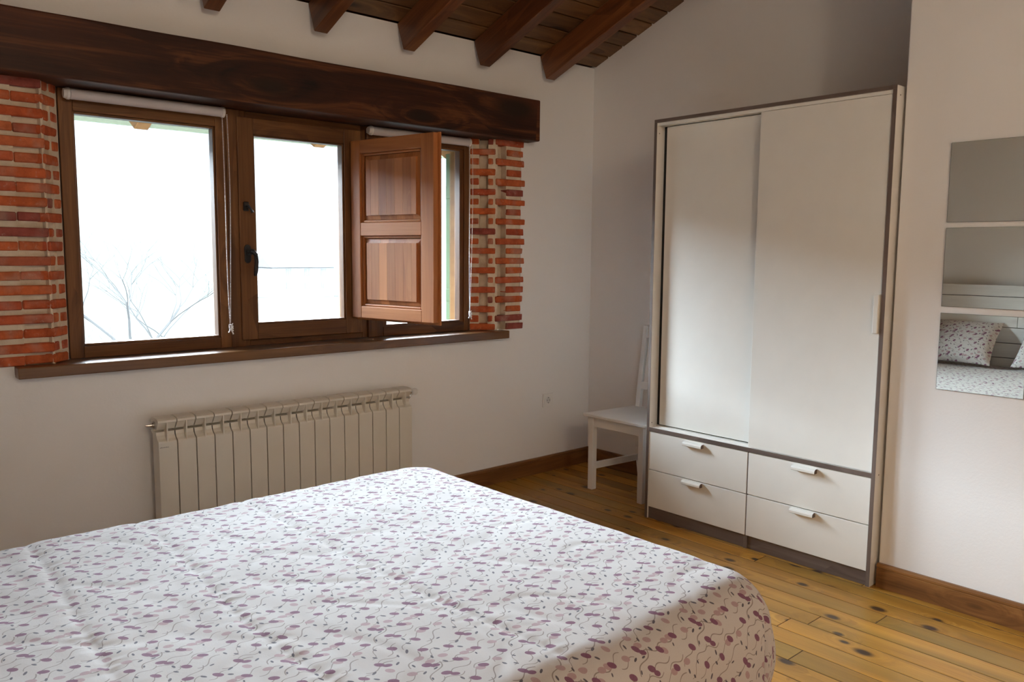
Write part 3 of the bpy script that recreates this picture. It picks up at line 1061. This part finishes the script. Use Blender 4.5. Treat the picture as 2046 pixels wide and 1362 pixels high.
for y0 in (-0.560, -0.650, -0.740):
    MB().prism([(-0.072, 0.598), (-0.060, 0.598), (-0.024, 0.862), (-0.036, 0.862)], 1, y0, y0 + 0.045).build('back_slat', WHITEPAINT, ch, bevel=0.0015)

# ------------------------------------------------------------------ mirrors
for (z0, z1, lb_) in ((1.4895, 1.7855, 'square frameless mirror, topmost of three on the right wall'),
                      (1.1715, 1.4695, 'square frameless mirror, middle one of three on the right wall'),
                      (0.8510, 1.1470, 'square frameless mirror showing the cushions, lowest of three on the right wall')):
    mt = thing('wall_mirror', lb_, 'mirror', (XM, -2.504, z0), group='mirror tiles on the right wall')
    MB().box(XM - 0.0050, XM - 0.0002, -2.654, -2.354, z0, z1).build('mirror_back', MIRROREDGE, mt)
    MB().box(XM - 0.0058, XM - 0.0051, -2.6528, -2.3552, z0 + .0012, z1 - .0012).build('mirror_glass', MIRROR, mt)

# ------------------------------------------------------------------ bed
BX0, BX1, BY0, BY1, BZ = -4.10, -1.997, -2.570, -0.960, 0.535
bd = thing('bed', 'double bed with a white plank headboard against the left wall', 'bed', (-3.1, -1.765, 0))
MB().cbox(BX0 + 0.02, BX1 - 0.13, BY0 + 0.13, BY1 - 0.13, 0.22, BZ - 0.03, 0.03).build('mattress', MATTRESS, bd)
MB().box(BX0 + 0.02, BX1 - 0.14, BY0 + 0.14, BY1 - 0.14, 0.12, 0.219).build('bed_base', HEADW, bd)
for xx in (BX0 + 0.1, BX1 - 0.24):
    for y_ in (BY0 + 0.18, BY1 - 0.24):
        MB().box(xx, xx + 0.06, y_, y_ + 0.06, 0, 0.119).build('leg', HEADW, bd)
hb = bpy.data.objects.new('headboard', None)
COL.objects.link(hb)
hb.parent = bd
WL['headboard'] = Matrix.Translation((-4.13, -1.765, 0.1))
hb.location = Vector((-4.13, -1.765, 0.1)) - bd.location
edges = [1.150, 1.060, 0.945, 0.830, 0.715, 0.600, 0.485, 0.370, 0.255]
for i in range(len(edges) - 1):
    g = 0.0035 if i % 2 == 0 else 0.001
    if i == 2:
        MB().cbox(-4.150, -4.120, -2.70, -1.580, edges[i + 1] + g, edges[i] - g, 0.002).build('plank', HEADW, hb)
        MB().cbox(-4.150, -4.120, -1.578, -0.83, edges[i + 1] + g, edges[i] - g, 0.002).build('plank', HEADW, hb)
    else:
        MB().cbox(-4.150, -4.120, -2.70, -0.83, edges[i + 1] + g, edges[i] - g, 0.002).build('plank', HEADW, hb)
for y_ in (-2.5, -1.765, -1.03):
    MB().box(-4.180, -4.1505, y_ - .03, y_ + .03, 0.0, 1.12).build('batten', HEADW, hb)
MB().box(-4.1508, -4.1495, -2.69, -0.84, 0.26, 1.14).build('backing', DARKGAP, hb)

# bedspread: one cloth draped over the mattress; cloth coordinates are kept as UV
RC = 0.135                      # corner radius of the plan
NXC, NYC = 300, 290
DROP = 0.42


def prof_(d, RA):
    """horizontal and vertical travel for cloth distance d past the inset line"""
    flat = RC - RA
    if d <= flat:
        return d, 0.0
    d2 = d - flat
    q = RA * math.pi / 2
    if d2 <= q:
        a = d2 / RA
        return flat + RA * math.sin(a), RA * (1 - math.cos(a))
    dd = d2 - q
    # bulges a little, then tucks in below
    return RC + 0.010 * math.sin(min(dd / 0.16, 1) * math.pi) - 0.045 * max(0, dd - 0.14), RA + dd


sp_ = MB()
sp_.uv = []
ax0, ax1 = BX0 + 0.02, BX1 + DROP
ay0, ay1 = BY0 - DROP, BY1 + DROP
seams = (-2.785, -3.130, -3.430, -3.790)
for j in range(NYC + 1):
    for i in range(NXC + 1):
        a = ax0 + (ax1 - ax0) * i / NXC
        b = ay0 + (ay1 - ay0) * j / NYC
        da = max(0.0, a - (BX1 - RC))
        db1 = max(0.0, b - (BY1 - RC))
        db0 = max(0.0, (BY0 + RC) - b)
        db = max(db0, db1)
        sg = 1 if db1 > 0 else -1
        dd = math.hypot(da, db)
        hh, vv = prof_(dd, 0.085 + 0.048 * db0 / (da + db0 + 1e-9))
        px = min(a, BX1 - RC)
        py = min(max(b, BY0 + RC), BY1 - RC)
        if dd > 0:
            cx, cy = da / dd, sg * db / dd
        else:
            cx = cy = 0.0
        # slack cloth gathers into pleats round the corner
        if da > 0 and db > 0 and dd > RC:
            phi = math.atan2(db, da)
            amp = 0.020 * min(1.0, (dd - RC) / 0.16) * math.sin(2 * phi) ** 1.0
            u = (phi - 1.14 - 1.9 * (dd - RC)) / 0.085
            hh += amp * (0.55 * math.cos(7 * phi + 0.6)) - 0.072 * min(1, (dd - RC) / 0.08) * math.exp(-u * u)
        # gentle hang waves of the long sides
        elif dd > RC:
            s_along = a if db > 0 else b
            hh += 0.006 * min(1, (dd - RC) / 0.2) * math.sin(s_along * 9.0 + 1.0)
        x = px + cx * hh
        y = py + cy * hh
        z = BZ - vv
        topf = max(0.0, 1 - vv / 0.05)
        if topf > 0:
            zz = 0.0075 * noise.noise((a * 2.1, b * 2.1, 0.3)) + 0.003 * noise.noise((a * 7, b * 4, 2.0)) + 0.0018 * noise.noise((a * 24, b * 9, 5.0)) - 0.0022 * max(0, 1 - abs(noise.noise((a * 4.5 + b * 2.0, b * 3.0 - a, 8.0))) * 9)
            for k_, s0 in enumerate(seams):
                c_ = s0 + 0.035 * noise.noise((b * 1.3, k_ * 3.1, 0)) + (-0.05 * (b + 1.2) if k_ == 0 else 0.0)
                dx = (a - c_)
                zz -= 0.0036 * math.exp(-(dx / 0.010) ** 2)
                zz += 0.0014 * math.exp(-((abs(dx) - 0.040) / 0.025) ** 2)
                zz += 0.0032 * math.exp(-(dx / 0.045) ** 2) * noise.noise((a * 12, b * 85, k_))
            z += zz * topf
        z = max(z, 0.035 + 0.004 * math.sin(a * 40))
        sp_.v.append((x, y, z))
        sp_.uv.append((a, b))
for j in range(NYC):
    for i in range(NXC):
        q = j * (NXC + 1) + i
        sp_.f.append((q, q + 1, q + NXC + 2, q + NXC + 1))
        sp_.m.append(0)
so_ = sp_.build('bedspread', FABRIC, None, smooth=True, fixn=False)
tag(so_, 'white quilted bedspread printed with plum ovals and grey stems on the bed', 'bedspread')


def cushion(yc, lab, seed, tilt, w_=0.50, h_=0.40):
    n_ = 26
    c_ = MB()
    c_.uv = []
    rr_ = random.Random(seed)
    ph = rr_.uniform(0, 9)
    for side in (1, -1):
        for j in range(n_ + 1):
            for i in range(n_ + 1):
                u, v = 2 * i / n_ - 1, 2 * j / n_ - 1
                pin = 1 - 0.07 * (1 - u * u) * abs(v) ** 3
                pin2 = 1 - 0.07 * (1 - v * v) * abs(u) ** 3
                t = max(0, (1 - abs(u) ** 2.6) * (1 - abs(v) ** 2.6)) ** 0.55
                th = 0.075 * t + 0.006 * noise.noise((u * 3 + ph, v * 3, side)) * (t > 0)
                c_.v.append((side * th, u * w_ / 2 * pin2, v * h_ / 2 * pin))
                c_.uv.append((u * w_ / 2 + seed * 0.37, v * h_ / 2 + side * 0.3))
        o_ = 0 if side == 1 else (n_ + 1) ** 2
        for j in range(n_):
            for i in range(n_):
                q = o_ + j * (n_ + 1) + i
                f = (q, q + 1, q + n_ + 2, q + n_ + 1)
                c_.f.append(f if side == 1 else f[::-1])
                c_.m.append(0)
    fr = Matrix.Translation((-3.985, yc, BZ + 0.178)) @ Matrix.Rotation(math.radians(tilt), 4, 'Y') @ Matrix.Rotation(rr_.uniform(-.05, .05), 4, 'X')
    o_ = c_.build('cushion', FABRIC, None, smooth=True, frame=fr, fixn=False)
    tag(o_, lab, 'cushion', 'cushions against the headboard')


cushion(-1.245, 'plum printed cushion at the window side of the headboard, whole in the lowest mirror', 3, -40)
cushion(-1.885, 'plum printed cushion farther from the window, cut by the lowest mirror edge', 8, -38)

# ------------------------------------------------------------------ outside
def terrain(x, y):
    base = -3.0 - 2.3 * min(1, max(0, (y - 5) / 100))
    h_ = 0.0
    if y > 115:
        t = (y - 115)
        h_ = 0.085 * t + 0.0016 * t * t * (1 if t < 160 else 0) + (0.0016 * 160 * 160 + 0.50 * (t - 160) if t >= 160 else 0)
        h_ = min(h_, 74 + 10 * noise.noise((x * 0.01, 4, 0)) + 0.03 * (y - 300))
    return base + h_ + (1.5 + 0.02 * y) * 0.3 * noise.noise((x * 0.02, y * 0.02, 1.0))


g = MB()
ys = [0.46, 3, 6, 10, 15, 20, 30, 40, 55, 70, 85, 100, 115, 130, 150, 170, 190, 210, 230, 250, 275, 300, 330, 360, 400, 440, 480, 520, 560, 600, 650]
xs = [-60 - 540 * (i / 12) for i in range(12, 0, -1)] + [-60 + i * 12 for i in range(28)] + [276 + 25 * i for i in range(1, 20)]
for y in ys:
    for x in xs:
        g.v.append((x, y, terrain(x, y)))
for j in range(len(ys) - 1):
    for i in range(len(xs) - 1):
        q = j * len(xs) + i
        g.f.append((q, q + 1, q + len(xs) + 1, q + len(xs)))
        g.m.append(0)
t = NT('meadow_and_wood')
geo = t.n('NewGeometry').outputs['Position']
sp = t.n('SeparateXYZ')
t.put(sp.inputs[0], geo)
edge = t.math('ADD', sp.outputs[2], t.math('MULTIPLY', t.noise(geo, 0.012, 4), 26.0))
edge = t.math('SUBTRACT', edge, t.math('MULTIPLY', sp.outputs[0], -0.03))
forest = t.ramp(t.math('DIVIDE', edge, 100.0), [(0.30, (0, 0, 0)), (0.33, (1, 1, 1))])
grass = t.mix(t.ramp(t.noise(geo, 0.06, 5, 0.6), [(0.40, (0, 0, 0)), (0.60, (1, 1, 1))]), (0.0270, 0.0285, 0.0262), (0.0310, 0.0325, 0.0280))
woods = t.mix(t.ramp(t.noise(geo, 0.11, 6, 0.75), [(0.35, (0, 0, 0)), (0.65, (1, 1, 1))]), (0.0272, 0.0300, 0.0322), (0.0330, 0.0348, 0.0362))  # pale bluish cast of distance haze is mixed into the woods' colour
MEADOW = t.fin(t.mix(forest, grass, woods), 0.95, Specular_IOR_Level=0.0)
structure(g.build('ground_outside', MEADOW, smooth=True, fixn=False))

# farmhouse in the valley
fh = thing('farmhouse', 'white two storey farmhouse across the valley, seen through the casement', 'house', (54.8, 112, -5.4))
HW = plain('limewash', (0.062, 0.062, 0.062), 0.9, spec=0.0)
HR = plain('pale_tile_roof', (0.0345, 0.0338, 0.0335), 0.9, spec=0.0)
HD = plain('dark_window', (0.034, 0.034, 0.035), 0.5, spec=0.0)
MB().box(49.8, 60.0, 110, 116, -6.6, -1.0).build('wall', HW, fh)
MB().prism([(109.5, -1.05), (116.5, -1.05), (113, 0.9)], 0, 49.3, 60.5).build('roof', HR, fh)
for x in (52.4, 55.4, 58.2):
    for z in (-2.4, -4.3):
        f = MB().box(x - 0.45, x + 0.45, 109.94, 110.02, z, z + 1.1).build('window', HD, fh)
        MB().box(x - 0.03, x + 0.03, 109.90, 109.94, z, z + 1.1).build('glazing_bar', HW, f)
MB().box(60.2, 63.4, 109, 109.3, -6.4, -4.6).build('yard_wall', HW, fh)


def tree(name, lab, x, y, z, height, seed, depth=6, spread_=0.62, thick=0.13):
    rr_ = random.Random(seed)
    root = thing(name, lab, 'tree', (x, y, z))
    tr_, br_ = MB(), MB()

    def grow(p, d, L, r, lev):
        pts, rs = [p], [r]
        q = p.copy()
        nseg = 4
        dd = d.copy()
        for s in range(nseg):
            dd = (dd + Vector((rr_.uniform(-.22, .22), rr_.uniform(-.22, .22), rr_.uniform(-.08, .14)))).normalized()
            q = q + dd * (L / nseg)
            pts.append(q.copy())
            rs.append(r * (1 - 0.38 * (s + 1) / nseg))
        (tr_ if lev == 0 else br_).tube(pts, rs, 5 if lev < 2 else 3, cap=False)
        if lev >= depth:
            return
        kids = 4 if lev < 3 else 3 if lev < 5 else 2
        for c in range(kids):
            a = rr_.uniform(0, 6.283)
            side = Vector((math.cos(a), math.sin(a), 0))
            nd = (dd * (1 - spread_ * 0.5) + side * spread_ + Vector((0, 0, 0.15))).normalized()
            k_ = rr_.choice((-1, -2)) if c else -1
            grow(pts[k_], nd, L * rr_.uniform(0.62, 0.80), rs[k_] * rr_.uniform(0.55, 0.72), lev + 1)
    grow(Vector((x, y, z)), Vector((0.02, 0, 1)), height * 0.26, thick, 0)
    tr_.build('trunk', BARK, root)
    br_.build('branches', BARK, root)


BARK = plain('grey_bark', (0.0185, 0.0180, 0.0175), 0.95, spec=0.0)
tree('bare_tree', 'tall bare tree standing beyond the left window', 1.30, 14.0, terrain(1.3, 14), 8.6, 5, 6, thick=0.09)
tree('bare_tree', 'smaller bare tree with spreading twigs nearer the left window', -0.55, 9.5, terrain(-0.5, 9.5), 5.2, 11, 6, 0.75, 0.07)
tree('bare_bush', 'bare twiggy bush low beyond the casement and left window', 2.6, 12.5, terrain(2.6, 12.5), 3.6, 23, 6, 0.85, 0.05)

# pendant lamp over the foot of the room, behind the camera's view
lm = thing('pendant_lamp', 'round warm paper globe lamp hanging from the rafters behind the camera', 'lamp', (-3.37, -5.41, 2.7))
LAMP = 20.5
gl_ = NT('lit_paper')
gl_.b.inputs['Emission Color'].default_value = (1.0, 0.825, 0.63, 1)
gl_.b.inputs['Emission Strength'].default_value = LAMP
gl_.b.inputs['Base Color'].default_value = (0.8, 0.75, 0.65, 1)
g_ = MB()
for k in range(13):
    pass
pts = [(-3.37, -5.41, 2.7 + 0.22 * math.cos(math.pi * (k + .15) / 16.3)) for k in range(17)]
g_.tube(pts, [0.22 * math.sin(math.pi * (k + .15) / 16.3) for k in range(17)], 24)
g_.build('globe', gl_.mat, lm, smooth=True)
MB().tube([(-3.37, -5.41, 2.92), (-3.37, -5.41, roof(-5.41) - 0.002)], 0.003, 8).build('cord', PLASTIC, lm)

# roof overhang
ev = thing('roof_eave', 'wooden roof overhang with rafter ends and gutter outside the windows', 'eave', (-1.95, 0.7, 2.1))
yy = 0.46
i = 0
while yy < 1.08:
    MB().cbox(-5.4, 1.2, yy + 0.002, yy + d - 0.003, 0.0, 0.022, 0.003).build('eave_board', EAVE_X, ev, frame=FR)
    yy += d
for x in (-3.445, -2.945, -2.452, -1.932, -1.4375, -0.9375, -0.437):
    MB().add([(x - .035, 0.47, -0.175), (x + .035, 0.47, -0.175), (x + .035, 0.47, -0.001), (x - .035, 0.47, -0.001),
              (x - .035, 1.03, -0.175), (x + .035, 1.03, -0.175), (x + .035, 1.13, -0.001), (x - .035, 1.13, -0.001),
              (x - .035, 1.11, -0.075), (x + .035, 1.11, -0.075)],
             [(0, 1, 5, 4), (1, 2, 6, 9, 5), (3, 2, 6, 7), (0, 3, 7, 8, 4), (0, 1, 2, 3), (4, 5, 9, 8), (8, 9, 6, 7)]).build('rafter_end', EAVE_Y, ev, frame=FR, bevel=0.004)
MB().box(-5.4, 1.2, 0.47, 1.17, 0.0225, 0.06).build('roof_deck', STONE, ev, frame=FR)
gt = MB()
gp = [(1.165 + 0.06 * math.cos(a), 2.090 + 0.06 * math.sin(a)) for a in [math.pi + i * math.pi / 10 for i in range(11)]]
gp += [(1.165 + 0.055 * math.cos(a), 2.090 + 0.055 * math.sin(a)) for a in [2 * math.pi - i * math.pi / 10 for i in range(11)]]
gt.prism(gp, 0, -5.4, 1.2)
gt.build('gutter', GUTTER, ev)
# outside shutter folded back beside the right window, and its jamb lining
os_ = thing('outside_shutter', 'green outside shutter standing open beyond the right window', 'shutter', (-0.71, 0.6, 0.9))
MB().cbox(-0.705, -0.670, 0.46, 0.61, 0.86, 1.98, 0.004).build('shutter_leaf', GREENPAINT, os_)
MB().cbox(-0.712, -0.706, 0.47, 0.60, 1.05, 1.13, 0.002).build('batten', GREENPAINT, os_)
MB().cbox(-0.712, -0.706, 0.47, 0.60, 1.70, 1.78, 0.002).build('batten', GREENPAINT, os_)
jl = MB().box(-0.795, -0.7755, 0.168, 0.45, 0.885, 1.985)
structure(jl.build('trim_1', EAVE_Y))
